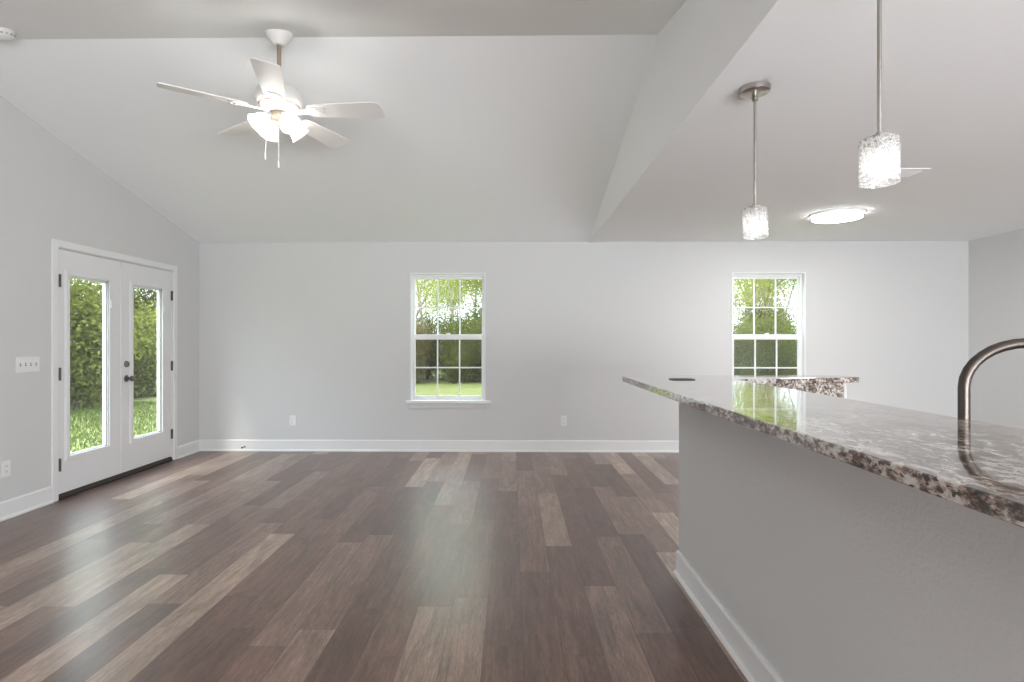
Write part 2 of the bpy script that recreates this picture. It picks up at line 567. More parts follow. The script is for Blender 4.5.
# door opening in the left wall
DY0, DY1, DZ = 4.425, 6.015, 2.06
m = MB()
m.box(LX - WT, LX, FY - WT, DY0, -.12, 2.44)
m.box(LX - WT, LX, DY1, BY + WT, -.12, 2.44)
m.box(LX - WT, LX, DY0, DY1, DZ, 2.44)
m.box(LX - WT, LX, DY0, DY1, -.12, -.002)
m.box(LX - WT, LX, FY - WT, BY + WT, 2.44, 3.35)
struct(m.build('wall_left', M['wall']), 'pale grey gable wall on the left holding the glazed double door', 'wall')

# window openings in the back wall
WZ0, WZ1 = .562, 2.083
WIN = [(-1.188, -.308), (2.545, 3.395)]
m = MB()
xs = [LX, WIN[0][0], WIN[0][1], WIN[1][0], WIN[1][1], RX]
m.box(xs[0], xs[1], BY, BY + WT, -.12, 3.35); m.box(xs[2], xs[3], BY, BY + WT, -.12, 3.35); m.box(xs[4], xs[5], BY, BY + WT, -.12, 3.35)
for a, b in WIN:
    m.box(a, b, BY, BY + WT, -.12, WZ0); m.box(a, b, BY, BY + WT, WZ1, 3.35)
struct(m.build('wall_back', M['wall']), 'long pale grey back wall with two white windows', 'wall')
struct(MB().box(RX, RX + WT, FY - WT, BY + WT, -.12, 3.35).build('wall_right', M['wall']),
       'pale grey wall at the far right behind the kitchen', 'wall')
struct(MB().box(LX, RX, FY - WT, FY, -.12, 3.35).build('wall_front', M['wall']),
       'pale grey wall behind the camera', 'wall')

# ceiling: vault, flat kitchen ceiling, header face, lowered strip under the header
m = MB()
T = .06
m.prism([(BY, CZ), (RY, RZ), (RY, RZ + T), (BY, CZ + T)], LX, HX, 'x')
m.prism([(RY, RZ), (EAVE_Y, CZ), (EAVE_Y, CZ + T), (RY, RZ + T)], LX, HX, 'x')
m.box(LX, HX, FY, EAVE_Y, CZ, CZ + T)
m.box(HX + .05, RX, FY, BY, CZ, CZ + T)
m.prism([(FY, CZ - .007), (BY, CZ - .007), (BY, CZ + .03), (RY, RZ + .02), (EAVE_Y, CZ + .03), (FY, CZ + .03)], HX, HX + .1, 'x')
m.box(HX + .1, 1.088, FY, BY, CZ - .007, CZ + .01)
struct(m.build('ceiling', M['ceil']), 'white vaulted ceiling on the left dropping to a flat ceiling on the right', 'ceiling')

# baseboards with shoe moulding
PB = [(0, 0), (.026, 0), (.026, .010), (.020, .020), (.014, .022), (.014, .122), (.009, .132), (0, .132)]


def base(name, path, label, flip=False, closed=False):
    struct(MB().sweep(path, PB, flip=flip, closed=closed).build(name, M['trim']), label, 'baseboard')


base('baseboard_back', [(RX - .001, BY), (LX + .001, BY)], 'white baseboard along the foot of the back wall')
base('baseboard_left', [(LX, DY0 - .02), (LX, FY)], 'white baseboard on the left wall nearer than the double door')
base('baseboard_left', [(LX, BY - .03), (LX, DY1 + .052)], 'short white baseboard between the double door and the back corner')
base('baseboard_right', [(RX, FY), (RX, BY - .03)], 'white baseboard along the right wall')

# door casing and jamb
m = MB()
for y0, y1 in ((4.406, 4.464), (6.009, 6.067)):
    m.box(LX, LX + .017, y0, y1, 0, 2.103)
    m.box(LX, LX + .010, y0 + .004, y1 - .004, 0, 2.10)
m.box(LX, LX + .017, 4.464, 6.009, 2.045, 2.103)
struct(m.build('trim_1', M['trim'], bevel=.004), 'white casing around the glazed double door', 'trim')
m = MB()
m.box(LX - WT, LX - .002, DY0 + .001, DY0 + .026, .001, DZ - .001)
m.box(LX - WT, LX - .002, DY1 - .026, DY1 - .001, .001, DZ - .001)
m.box(LX - WT, LX - .002, DY0 + .026, DY1 - .026, DZ - .020, DZ - .001)
struct(m.build('trim_2', M['trim']), 'white jamb lining the opening of the double door', 'trim')
m = MB()
m.prism([(LX - WT - .02, 0), (LX + .012, 0), (LX + .012, .016), (LX - .004, .042), (LX - WT - .02, .042)], DY0 + .03, DY1 - .03, 'y')
struct(m.build('trim_3', M['threshold']), 'dark brown threshold strip under the double door', 'threshold')


# ---- doors
def make_door(name, y0, y1, fy0, fy1, hinge_near, label):
    root = empty(name, (LX, (y0 + y1) / 2, .046))
    tag(root, label, 'door', kind='structure')
    O = Vector((LX, (y0 + y1) / 2, .046))
    XO, XI = LX - .046, LX - .003       # outer and inner face of the leaf
    z0, z1 = .046, 2.034
    gz0, gz1 = .295, 1.872

    def put(mb, n, mt, par=root, **k):
        for v in mb.bm.verts: v.co -= O
        return mb.build(n, mt, par, **k)
    m = MB()
    a, b_, c, d = fy0 + .012, fy1 - .012, gz0 + .012, gz1 - .012
    m.box(XO, XI, y0, a, z0, z1); m.box(XO, XI, b_, y1, z0, z1); m.box(XO, XI, a, b_, z0, c); m.box(XO, XI, a, b_, d, z1)
    put(m, 'door_leaf', M['door'])
    # raised frame around the glass, stepped
    m = MB()
    fw = .042
    for xa, xb, o_ in ((XI - .006, XI + .006, 0), (XI - .012, XI + .011, .010)):
        w = fw - o_
        i0, i1, j0, j1 = fy0 + o_, fy1 - o_, gz0 + o_, gz1 - o_
        m.box(xa, xb, i0, i0 + w, j0, j1); m.box(xa, xb, i1 - w, i1, j0, j1)
        m.box(xa, xb, i0 + w, i1 - w, j0, j0 + w); m.box(xa, xb, i0 + w, i1 - w, j1 - w, j1)
    m2 = [(XO - .010, XO + .010)]
    for xa, xb in m2:
        m.box(xa, xb, fy0, fy0 + fw, gz0, gz1); m.box(xa, xb, fy1 - fw, fy1, gz0, gz1)
        m.box(xa, xb, fy0 + fw, fy1 - fw, gz0, gz0 + fw); m.box(xa, xb, fy0 + fw, fy1 - fw, gz1 - fw, gz1)
    fr = put(m, 'glazing_frame', M['door'], bevel=.002)
    m = MB()
    m.box(LX - .036, LX - .032, fy0 + .02, fy1 - .02, gz0 + .02, gz1 - .02)
    put(m, 'pane', M['pane'])
    # white spacer bar between the panes and the raised blind's head rail
    m = MB()
    s = .046
    for (p, q, r, t) in ((fy0 + s - .01, fy0 + s + .008, gz0 + s - .01, gz1 - s + .01), (fy1 - s - .008, fy1 - s + .01, gz0 + s - .01, gz1 - s + .01),
                         (fy0 + s, fy1 - s, gz0 + s - .01, gz0 + s + .008), (fy0 + s, fy1 - s, gz1 - s - .012, gz1 - s + .01)):
        m.box(LX - .031, LX - .020, p, q, r, t)
    put(m, 'spacer_bar', M['vinyl'])
    # slider of the blinds on the frame
    m = MB().box(XI + .008, XI + .020, fy1 - .030, fy1 - .012, 1.585, 1.660)
    put(m, 'blind_slider', M['plastic'], bevel=.003)
    for zc in (1.775, 1.02, .286):
        yh = y0 + .017 if hinge_near else y1 + .004
        hx = .016 if hinge_near else 0.0
        m = MB().box(XI - .002, XI + .002 + hx, yh - .012, yh + .012, zc - .05, zc + .05)
        m.tube([(XI + .009 + hx, yh, zc - .052), (XI + .009 + hx, yh, zc + .052)], .0075, 10)
        put(m, 'hinge', M['hinge'])
    return root, put, XI


make_door('door_1', 4.455, 5.214, 4.548, 5.086, True, 'left leaf of the white glazed double door, without a knob')
r2, put2, XI = make_door('door_2', 5.224, 5.985, 5.327, 5.865, False, 'right leaf of the white glazed double door, with knob and deadbolt')
Rx = Matrix.Rotation(PI / 2, 4, 'Y')
Tt = Matrix.Translation((XI, 5.283, .93))
kb = MB().lathe([(0, 0), (.033, 0), (.033, .005), (.026, .011), (.012, .013), (.011, .034), (.018, .040), (.027, .050), (.0285, .060), (.024, .070), (.012, .075), (0, .076)],
                Tt @ Rx, 24)
knob = put2(kb, 'knob', M['bronze'], smooth=True)
knob['label'] = 'dark metal round door knob'
db = MB().lathe([(0, 0), (.031, 0), (.031, .006), (.026, .014), (.010, .016), (0, .016)], Matrix.Translation((XI, 5.283, 1.068)) @ Rx, 24)
db.box(XI + .014, XI + .030, 5.280, 5.286, 1.052, 1.084)
put2(db, 'deadbolt', M['bronze'], smooth=True)
lp = MB().box(XI - .001, XI + .002, 5.2225, 5.230, .90, .958)
put2(lp, 'latch_plate', M['hinge'])
ag = MB().box(XI, XI + .006, 5.2045, 5.2235, .05, 2.03)
put2(ag, 'astragal', M['door'], bevel=.002)


# ---- windows
def make_window(name, x0, x1, label):
    cx = (x0 + x1) / 2
    root = empty(name, (cx, BY, WZ0))
    tag(root, label, 'window', kind='structure')
    O = Vector((cx, BY, WZ0))

    def put(mb, n, mt, par=root, **k):
        for v in mb.bm.verts: v.co -= O
        return mb.build(n, mt, par, **k)
    zt, zb = WZ1 - .001, .596
    Y = BY
    e = .001
    # white liner of the opening (jamb extension)
    m = MB()
    m.box(x0 + e, x0 + .014, Y - .004, Y + .12, zb, zt); m.box(x1 - .014, x1 - e, Y - .004, Y + .12, zb, zt)
    m.box(x0 + .014, x1 - .014, Y - .004, Y + .12, zt - .014, zt)
    put(m, 'window_frame', M['vinyl'])
    xa, xb = x0 + .014, x1 - .014
    fw = .024
    m = MB()
    y0, y1 = Y + .058, Y + .125
    m.box(xa, xa + fw, y0, y1, zb, zt - .014); m.box(xb - fw, xb, y0, y1, zb, zt - .014)
    m.box(xa + fw, xb - fw, y0, y1, zt - .014 - fw, zt - .014); m.box(xa + fw, xb - fw, y0, y1, zb, zb + .012)
    put(m, 'window_frame', M['vinyl'], bevel=.002)
    xa += fw; xb -= fw
    mid = 1.332

    def sash(nm, za, zb_, yy, rt, rb, sw, mt):
        m = MB()
        m.box(xa, xa + sw, yy, yy + .026, za, zb_); m.box(xb - sw, xb, yy, yy + .026, za, zb_)
        m.box(xa + sw, xb - sw, yy, yy + .026, za, za + rb); m.box(xa + sw, xb - sw, yy, yy + .026, zb_ - rt, zb_)
        s = put(m, nm, mt, bevel=.003)
        g = MB().box(xa + sw - .005, xb - sw + .005, yy + .012, yy + .015, za + rb - .005, zb_ - rt + .005)
        put(g, 'pane', M['pane'], s)
        g = MB()
        for k in (1, 2):
            xm = xa + sw + (xb - xa - 2 * sw) * k / 3
            g.box(xm - .008, xm + .008, yy + .008, yy + .019, za + rb, zb_ - rt)
        zm = (za + rb + zb_ - rt) / 2
        g.box(xa + sw, xb - sw, yy + .0085, yy + .0185, zm - .008, zm + .008)
        put(g, 'muntin', mt, s)
        for ch in s.children: ch.location = (0, 0, 0)
        return s
    zt2 = zt - .014 - fw
    sash('upper_sash', mid - .018, zt2, Y + .090, .028, .034, .010, M['vinyl'])
    sash('lower_sash', zb + .012, mid + .034, Y + .062, .062, .036, .012, M['vinyl'])
    lk = MB().box(cx - .022, cx + .022, Y + .050, Y + .066, mid + .034, mid + .044)
    lk.box(cx - .008, cx + .026, Y + .046, Y + .056, mid + .040, mid + .050)
    put(lk, 'sash_lock', M['vinyl'], bevel=.002)
    sc = MB().box(xa - .01, xb + .01, Y + .119, Y + .1195, zb + .01, mid)
    put(sc, 'window_screen', M['screen'])
    # stool and apron
    st = MB().box(x0 - .047, x1 + .062, Y - .036, Y - .0005, WZ0 + .001, zb)
    st.box(x0 + e, x1 - e, Y - .0005, Y + .06, WZ0 + .001, zb)
    put(st, 'window_sill', M['trim'], bevel=.004)
    ap = MB().box(x0 - .02, x1 + .02, Y - .014, Y - .001, WZ0 - .062, WZ0)
    put(ap, 'apron', M['wall'], bevel=.002)
    return root


make_window('window_1', *WIN[0], 'white six-over-six window on the back wall, left of the breakfast bar')
make_window('window_2', *WIN[1], 'white six-over-six window on the back wall, rising behind the granite bar')

# ---- half wall of the breakfast bar
A = Vector((1.184, 2.98)); B = Vector((1.949, 3.165)); dv = (B - A).normalized(); nv = Vector((-dv.y, dv.x))
BAR_Z = 1.085
KW = [(.92, .55), (1.035, .55), (1.035, 2.996), (1.900, 3.205), (1.876, 3.302), (.92, 3.10)]
struct(MB().prism(KW, 0, BAR_Z - .0305).build('wall_bar', M['knee']), 'grey textured half wall carrying the granite breakfast bar', 'wall')
struct(MB().sweep([(1.885, 3.3045), (.92, 3.10), (.92, .55), (1.035, .55)], PB, flip=True).build('baseboard_bar', M['trim']),
       'white baseboard at the foot of the breakfast bar half wall', 'baseboard')

# ================================================================== KITCHEN SIDE
pts = [(.632, .32), (1.180, .32), (1.180, 2.979), (1.949, 3.165), (1.925, 3.335), (.632, 3.335)]
slab = MB().prism(rounded(pts, [.10, .03, .0, .012, .012, .13], 8), BAR_Z - .030, BAR_Z)
bar = slab.build('bar_countertop', M['granite'], bevel=.004, segs=3)
tag(bar, 'polished speckled granite bar top lying on the grey half wall', 'countertop')
# cover of the power outlet set in the bar top
po = empty('countertop_outlet', (.893, 2.955, BAR_Z))
tag(po, 'small dark oblong power outlet cover set in the far end of the bar top', 'outlet')
MB().prism(rounded([(-.062, -.042), (.062, -.042), (.062, .042), (-.062, .042)], [.02] * 4, 6), 0, .004).build('cover_plate', M['darkcover'], po)
MB().prism(rounded([(-.048, -.030), (.048, -.030), (.048, .030), (-.048, .030)], [.012] * 4, 5), .004, .0055).build('lid', M['darkcover'], po)

# granite splash below the raised bar
s0 = (1.035 + .0005, 3.0 - .012)
bs = MB().prism([(1.0355, .56), (1.055, .56), (1.055, 2.975), (1.8645, 3.170), (1.8595, 3.1945), (1.0355, 2.994)], .9105, BAR_Z - .031)
tag(bs.build('granite_backsplash', M['granite']), 'dark speckled granite splash under the short leg of the bar', 'backsplash')

# lower worktop with sink hole
SX0, SX1, SY0, SY1 = 1.27, 1.60, 1.14, 1.86
m = MB()
m.box(1.0555, SX0, .56, 2.95, .88, .91); m.box(SX1, 1.69, .56, 2.95, .88, .91)
m.box(SX0, SX1, .56, SY0, .88, .91); m.box(SX0, SX1, SY1, 2.95, .88, .91)
tag(m.build('kitchen_worktop', M['granite'], bevel=.002), 'lower granite worktop around the sink behind the raised bar', 'countertop')
m = MB()
m.box(SX0 - .02, SX0, SY0 - .02, SY1 + .02, .68, .8795); m.box(SX1, SX1 + .02, SY0 - .02, SY1 + .02, .68, .8795)
m.box(SX0, SX1, SY0 - .02, SY0, .68, .8795); m.box(SX0, SX1, SY1, SY1 + .02, .68, .8795); m.box(SX0 - .02, SX1 + .02, SY0 - .02, SY1 + .02, .67, .68)
sk = empty('kitchen_sink', (0, 0, 0)); tag(sk, 'steel undermount sink behind the raised bar in front of the faucet', 'sink')
m.build('basin', M['sink'], sk)
MB().lathe([(0, 0), (.045, 0), (.045, .004), (.03, .002), (0, .002)], Matrix.Translation((1.43, 1.5, .68)), 20).build('drain', M['bronze'], sk)


def cabinet(y0, y1, label, solid_top):
    c = empty('base_cabinet', (1.36, (y0 + y1) / 2, 0)); tag(c, label, 'cabinet', 'white base cabinets under the lower worktop')
    h = (y1 - y0) / 2 - .001
    m = MB(); m.box(-.30, .27, -h, h, .10, .66 if not solid_top else .879); m.box(-.30, .21, -h, h, 0, .10)
    if not solid_top: m.box(.25, .27, -h, h, .66, .879)
    m.build('body', M['cabinet'], c)
    for s in (-1, 1):
        a, b_ = (-h + .003, -.002) if s < 0 else (.002, h - .003)
        d = MB(); d.box(.271, .289, a, b_, .115, .865)
        for (p, q, r, t) in ((a, a + .055, .115, .865), (b_ - .055, b_, .115, .865), (a + .055, b_ - .055, .115, .17), (a + .055, b_ - .055, .81, .865)):
            d.box(.289, .295, p, q, r, t)
        dd = d.build('door', M['cabinet'], c, bevel=.0015)
        k = MB().lathe([(0, 0), (.006, 0), (.006, .012), (.014, .02), (.014, .026), (0, .03)], Matrix.Translation((.295, -s * -.03, .78)) @ Rx, 16)
        k.build('knob', M['nickel'], dd)


cabinet(.57, 1.10, 'white base cabinet nearest the camera below the worktop', True)
cabinet(1.10, 1.90, 'white sink cabinet directly below the steel sink', False)
cabinet(1.90, 2.93, 'white base cabinet at the far end below the worktop', True)

# faucet
FX, FYY = 1.197, 1.5
fc = empty('kitchen_faucet', (FX, FYY, .91))
tag(fc, 'dark brushed gooseneck kitchen faucet rising behind the bar top', 'faucet')
arc = [(0, 0, 0.02), (0, 0, .10), (0, 0, .2), (0, 0, .255)]
for k in range(1, 17):
    a = PI - PI * k / 16
    arc.append((.155 + .155 * math.cos(a), -.01 * (1 - math.cos(PI - a)) , .255 + .117 * math.sin(a)))
arc += [(.311, -.02, .235)]
MB().tube(arc, .0135, 20).build('spout', M['steel'], fc, smooth=True)
MB().lathe([(0, 0), (.030, 0), (.030, .006), (.024, .010), (.022, .05), (.018, .058), (0, .058)], seg=28).build('faucet_base', M['steel'], fc, smooth=True)
MB().tube([(.311, -.02, .236), (.311, -.02, .15)], [.0165, .019], 20).build('spray_head', M['steel'], fc, smooth=True)
MB().tube([(0, .02, .035), (0, .05, .038), (0, .085, .075)], [.009, .007, .006], 12).build('handle', M['steel'], fc, smooth=True)


# ================================================================== CEILING FIXTURES
# ---- ceiling fan
FANX, FANY = -1.405, 3.36
FZ = 2.685                                # blade plane
fan = empty('ceiling_fan', (FANX, FANY, FZ))
tag(fan, 'white five-blade ceiling fan with four lit frosted shades under the vault ridge', 'ceiling fan')
MB().lathe([(0, .470), (.076, .470), (.076, .448), (.072, .440), (.034, .388), (.030, .384), (0, .384)], seg=32).build('canopy', M['fanwhite'], fan, smooth=True)
MB().tube([(0, 0, .388), (0, 0, .13)], .0125, 16).build('downrod', M['rod'], fan, smooth=True)
MB().lathe([(0, .150), (.03, .150), (.034, .136), (.085, .128), (.125, .108), (.138, .075), (.138, .048), (.128, .026), (.10, .010), (.085, -.010), (.06, -.022), (0, -.022)],
           seg=40).build('motor_housing', M['fanwhite'], fan, smooth=True)
MB().lathe([(.112, .014), (.132, .034), (.130, .038), (.110, .018)], seg=40, close=True).build('vent_ring', M['rod'], fan, smooth=True)


def blade_outline():
    r0, r1 = .180, .618
    P = [(r0, -.048), (r0 + .05, -.062), (r1 - .10, -.076), (r1 - .02, -.078), (r1 + .004, -.062), (r1 + .012, .0), (r1 + .010, .066), (r1 - .01, .073),
         (r1 - .12, .072), (r0 + .05, .060), (r0, .046)]
    return rounded(P, [.02, .0, .0, .012, .012, .0, .012, .012, 0, 0, .02], 4)


bl = None
for k in range(5):
    a = math.radians(-1 + 72 * k)
    if bl is None:
        bm_ = MB().prism(blade_outline(), -.003, .003)
        bl = bm_.build('blade', M['blade'], fan)
        ib = MB()
        ib.prism(rounded([(.10, -.022), (.17, -.018), (.225, -.042), (.262, -.040), (.275, 0), (.262, .040), (.225, .042), (.17, .018), (.10, .022)],
                         [0, .02, .01, .01, .02, .01, .01, .02, 0], 4), -.009, -.0035)
        for sx, sy in ((.232, -.025), (.232, .025), (.262, 0)):
            ib.lathe([(0, -.013), (.005, -.012), (.006, -.009)], Matrix.Translation((sx, sy, 0)), 8)
        br = ib.build('blade_bracket', M['fanwhite'], bl, smooth=True)
        cur = bl
    else:
        cur = bl.copy(); COL.objects.link(cur); cur.parent = fan
        c2 = br.copy(); COL.objects.link(c2); c2.parent = cur
    cur.rotation_mode = 'XYZ'
    cur.matrix_basis = Matrix.Translation((0, 0, -.012)) @ Matrix.Rotation(a, 4, 'Z') @ Matrix.Rotation(math.radians(-12), 4, 'X')

MB().lathe([(0, -.018), (.052, -.018), (.056, -.030), (.056, -.056), (.044, -.072), (.020, -.082), (0, -.084)], seg=32).build('light_hub', M['rod'], fan, smooth=True)
for k in range(4):
    az = math.radians(45 + 90 * k + 4)
    d = Vector((math.cos(az) * .72, math.sin(az) * .72, -.69)).normalized()
    p0 = Vector((math.cos(az) * .050, math.sin(az) * .050, -.040))
    p1 = p0 + d * .045
    arm = MB().tube([p0 - Vector((0, 0, 0)), p0 + d * .02, p1], [.012, .014, .020], 14)
    arm.build('lamp_holder', M['fanwhite'], fan, smooth=True)
    R = Matrix.Translation(p0 + d * .034) @ rot_to(d)
    prof = [(q * .86, z * .82) for q, z in [(.020, 0), (.030, .008), (.042, .028), (.050, .052), (.056, .078), (.066, .100), (.074, .108), (.071, .108), (.062, .099), (.052, .078), (.046, .052), (.038, .029), (.026, .010), (.018, .004)]]
    sh = MB().lathe(prof, R, 28).build('lamp_shade', M['opal'], fan, smooth=True)
    bb = MB().lathe([(0, .014), (.010, .016), (.012, .026), (.020, .038), (.0225, .050), (.018, .061), (.010, .067), (0, .069)], R, 18)
    bb.build('bulb', M['bulb'], sh, smooth=True)
for (cx, cy, zl) in ((-.084, .0, 2.383), (-.003, .0, 2.330)):
    z1 = zl - FZ
    c = MB().tube([(cx * .6, cy, -.085), (cx * .9, cy, -.12), (cx, cy, z1 + .04)], .0016, 6).build('pull_chain', M['fanwhite'], fan)
    MB().lathe([(0, z1 + .044), (.004, z1 + .040), (.0055, z1 + .01), (.004, z1), (0, z1 - .001)], Matrix.Translation((cx, cy, 0)), 12).build('pull', M['fanwhite'], c, smooth=True)


# ---- pendants
def pendant(x, y, label):
    t = empty('pendant_light', (x, y, CZ - .007)); tag(t, label, 'pendant light', 'pendant lights over the breakfast bar')
    MB().lathe([(0, 0), (.066, 0), (.066, -.004), (.064, -.022), (.060, -.025), (0, -.025)], seg=40).build('canopy', M['nickel'], t, smooth=True)
    MB().lathe([(0, -.025), (.011, -.025), (.011, -.045), (.013, -.048), (.013, -.058), (.007, -.064), (0, -.064)], seg=16).build('swivel', M['nickel'], t, smooth=True)
    MB().tube([(0, 0, -.06), (0, 0, -.53)], .0062, 12).build('rod', M['nickel'], t, smooth=True)
    MB().lathe([(0, -.525), (.010, -.525), (.012, -.536), (.036, -.540), (.036, -.545), (.019, -.547), (.019, -.590), (0, -.590)], seg=28).build('lamp_holder', M['nickel'], t, smooth=True)
    s = MB().lathe([(.030, -.546), (.050, -.547), (.053, -.552), (.053, -.678), (.0505, -.678), (.0505, -.554), (.048, -.5505), (.030, -.550)], seg=48, close=True).build('lamp_shade', M['crackle'], t, smooth=True)
    MB().lathe([(0, -.590), (.010, -.590), (.012, -.604), (.0205, -.624), (.022, -.637), (.018, -.650), (.008, -.657), (0, -.658)], seg=20).build('bulb', M['bulb2'], t, smooth=True)
    return t


pendant(1.098, 2.547, 'lit crackle-glass pendant hanging further away over the bar, whole canopy in view')
pendant(1.092, 1.68, 'lit crackle-glass pendant hanging nearer over the bar, its rod leaving the picture')


# ---- flush disc lights
def disc(x, y, label, em, group=None):
    t = empty('ceiling_light', (x, y, CZ)); tag(t, label, 'ceiling light', group)
    MB().lathe([(0, 0), (.222, 0), (.222, -.012), (.218, -.016), (.208, -.016), (.208, -.020), (0, -.020)], seg=56).build('backing_ring', M['trim'], t, smooth=True)
    MB().lathe([(0, -.020), (.204, -.020), (.204, -.036), (0, -.036)], seg=56).build('light_band', M['diffuser_band'], t)
    MB().lathe([(.204, -.034), (.214, -.034), (.214, -.046), (.200, -.046), (.200, -.040), (.204, -.040)], seg=56, close=True).build('rim', M['nickel'], t, smooth=True)
    MB().lathe([(.200, -.038), (.200, -.046), (.15, -.054), (.08, -.060), (0, -.062)], seg=56).build('diffuser', em, t, smooth=True)


disc(2.937, 5.103, 'round lit flush ceiling light over the dining end, right of the pendants', M['diffuser'])
disc(3.1, 1.0, 'added round flush fill light over the kitchen, out of view', M['diffuser_fill'])  # unseen fixture, added to brighten the room

# ---- ceiling register
v = empty('ceiling_vent', (2.62, 3.87, CZ)); tag(v, 'white slatted air register in the ceiling beside the nearer pendant', 'air vent')
fr = MB()
for a in ((-.17, .17, -.10, -.075), (-.17, .17, .075, .10), (-.17, -.145, -.075, .075), (.145, .17, -.075, .075)):
    fr.box(*a, -.006, 0)
fr.build('frame', M['trim'], v, bevel=.001)
MB().box(-.145, .145, -.075, .075, -.001, 0).build('backing', M['grey'], v)
sl = None
for k in range(9):
    y = -.064 + k * .016
    if sl is None:
        sl = MB().box(-.145, .145, -.0075, .0075, -.0005, .0005, Matrix.Rotation(math.radians(-28), 4, 'X')).build('slat', M['trim'], v)
        q = sl
    else:
        q = sl.copy(); COL.objects.link(q); q.parent = v
    q.location = (0, y, -.006)

# ---- smoke detector on the near slope, top left
sy = 3.26
sd = empty('smoke_detector', (-3.02, sy, RZ - (RY - sy) * SLOPE))
sd.rotation_euler = (math.atan(SLOPE), 0, 0)
tag(sd, 'round white smoke detector on the ceiling by the left edge', 'smoke detector')
MB().lathe([(0, 0), (.072, 0), (.072, -.012), (0, -.012)], seg=36).build('base_plate', M['plastic'], sd, smooth=True)
MB().lathe([(0, -.012), (.066, -.012), (.066, -.018), (.062, -.034), (.050, -.046), (.02, -.050), (0, -.050)], seg=36).build('cover', M['plastic'], sd, smooth=True)
gr = MB()
for k in range(16):
    gr.box(.060, .0665, -.007, .007, -.030, -.020, Matrix.Rotation(2 * PI * k / 16, 4, 'Z'))
gr.build('sensor_slot', M['grey'], sd)


# ================================================================== WALL FITTINGS
def outlet(loc, rz, label):
    """faces local -Y"""
    t = empty('wall_outlet', loc, rz); tag(t, label, 'outlet', 'white wall outlets')
    MB().box(-.035, .035, -.006, 0, -.0575, .0575).build('cover_plate', M['plastic'], t, bevel=.002)
    for s in (-1, 1):
        f = MB().prism(rounded([(-.017, s * .020 - .014), (.017, s * .020 - .014), (.017, s * .020 + .014), (-.017, s * .020 + .014)], [.008] * 4, 5), -.0085, -.006, 'y').build('socket', M['plastic'], t)
        h = MB()
        h.box(-.008, -.0055, -.0090, -.0085, s * .02 - .004, s * .02 + .006); h.box(.0055, .008, -.0090, -.0085, s * .02 - .003, s * .02 + .005)
        h.box(-.002, .002, -.0090, -.0085, s * .02 - .011, s * .02 - .007)
        h.build('slot', M['slot'], f)
    return t


outlet((-2.568, BY, .357), 0, 'white outlet low on the back wall, between the double door and the left window')
outlet((.599, BY, .361), 0, 'white outlet low on the back wall, right of the left window')
outlet((LX, 4.008, .362), PI / 2, 'white outlet low on the left wall by the picture edge')

sw = empty('light_switch', (LX, 4.192, 1.110), PI / 2)
tag(sw, 'white four-gang toggle switch plate on the left wall beside the door', 'light switch')
MB().box(-.104, .104, -.006, 0, -.0575, .0575).build('cover_plate', M['plastic'], sw, bevel=.002)
for k in range(4):
    x = -.069 + k * .046
    MB().box(x - .005, x + .005, -.0075, -.005, -.012, .012).build('slot', M['slot'], sw)
    Mt = Matrix.Translation((x, -.006, 0)) @ Matrix.Rotation(math.radians(-28), 4, 'X')
    MB().box(-.004, .004, -.014, .002, -.004, .004, Mt).build('toggle', M['plastic'], sw, bevel=.001)

ds = empty('door_stop', (-3.126, BY - .014, .052))
tag(ds, 'small dark door stop screwed to the back wall baseboard near the corner', 'door stop')
Ry = Matrix.Rotation(PI / 2, 4, 'X')
MB().lathe([(0, 0), (.012, 0), (.012, .004), (.005, .008), (.005, .055), (0, .055)], Ry, 14).build('stem', M['bronze'], ds, smooth=True)
MB().lathe([(0, .053), (.009, .053), (.010, .068), (.006, .072), (0, .072)], Ry, 14).build('rubber_tip', M['slot'], ds, smooth=True)

# ================================================================== OUTSIDE
GZ = -.20
g = MB()
g.box(-40, 40, -20, 60, GZ - .3, GZ)
struct(g.build('ground', M['lawn']), 'green lawn outside the house', 'ground')

rnd = random.Random(11)


def leaf_quads(V, Fc, p, s, up=.3):
    """one leaf: a small bent quad"""
    n = Vector((rnd.gauss(0, 1), rnd.gauss(0, 1), rnd.gauss(0, 1) + up)).normalized()
    u = n.orthogonal().normalized(); u.rotate(Matrix.Rotation(rnd.uniform(0, 2 * PI), 3, n)); w = n.cross(u)
    b = len(V)
    V += [p - u * s, p + w * s * .45, p + u * s, p - w * s * .45]
    Fc.append((b, b + 1, b + 2, b + 3))


def from_data(name, V, Fc, m, parent=None):
    me = bpy.data.meshes.new(name)
    me.from_pydata([tuple(v) for v in V], [], Fc); me.update()
    me.materials.append(m)
    o = bpy.data.objects.new(name, me); COL.objects.link(o)
    o.parent = parent
    return o


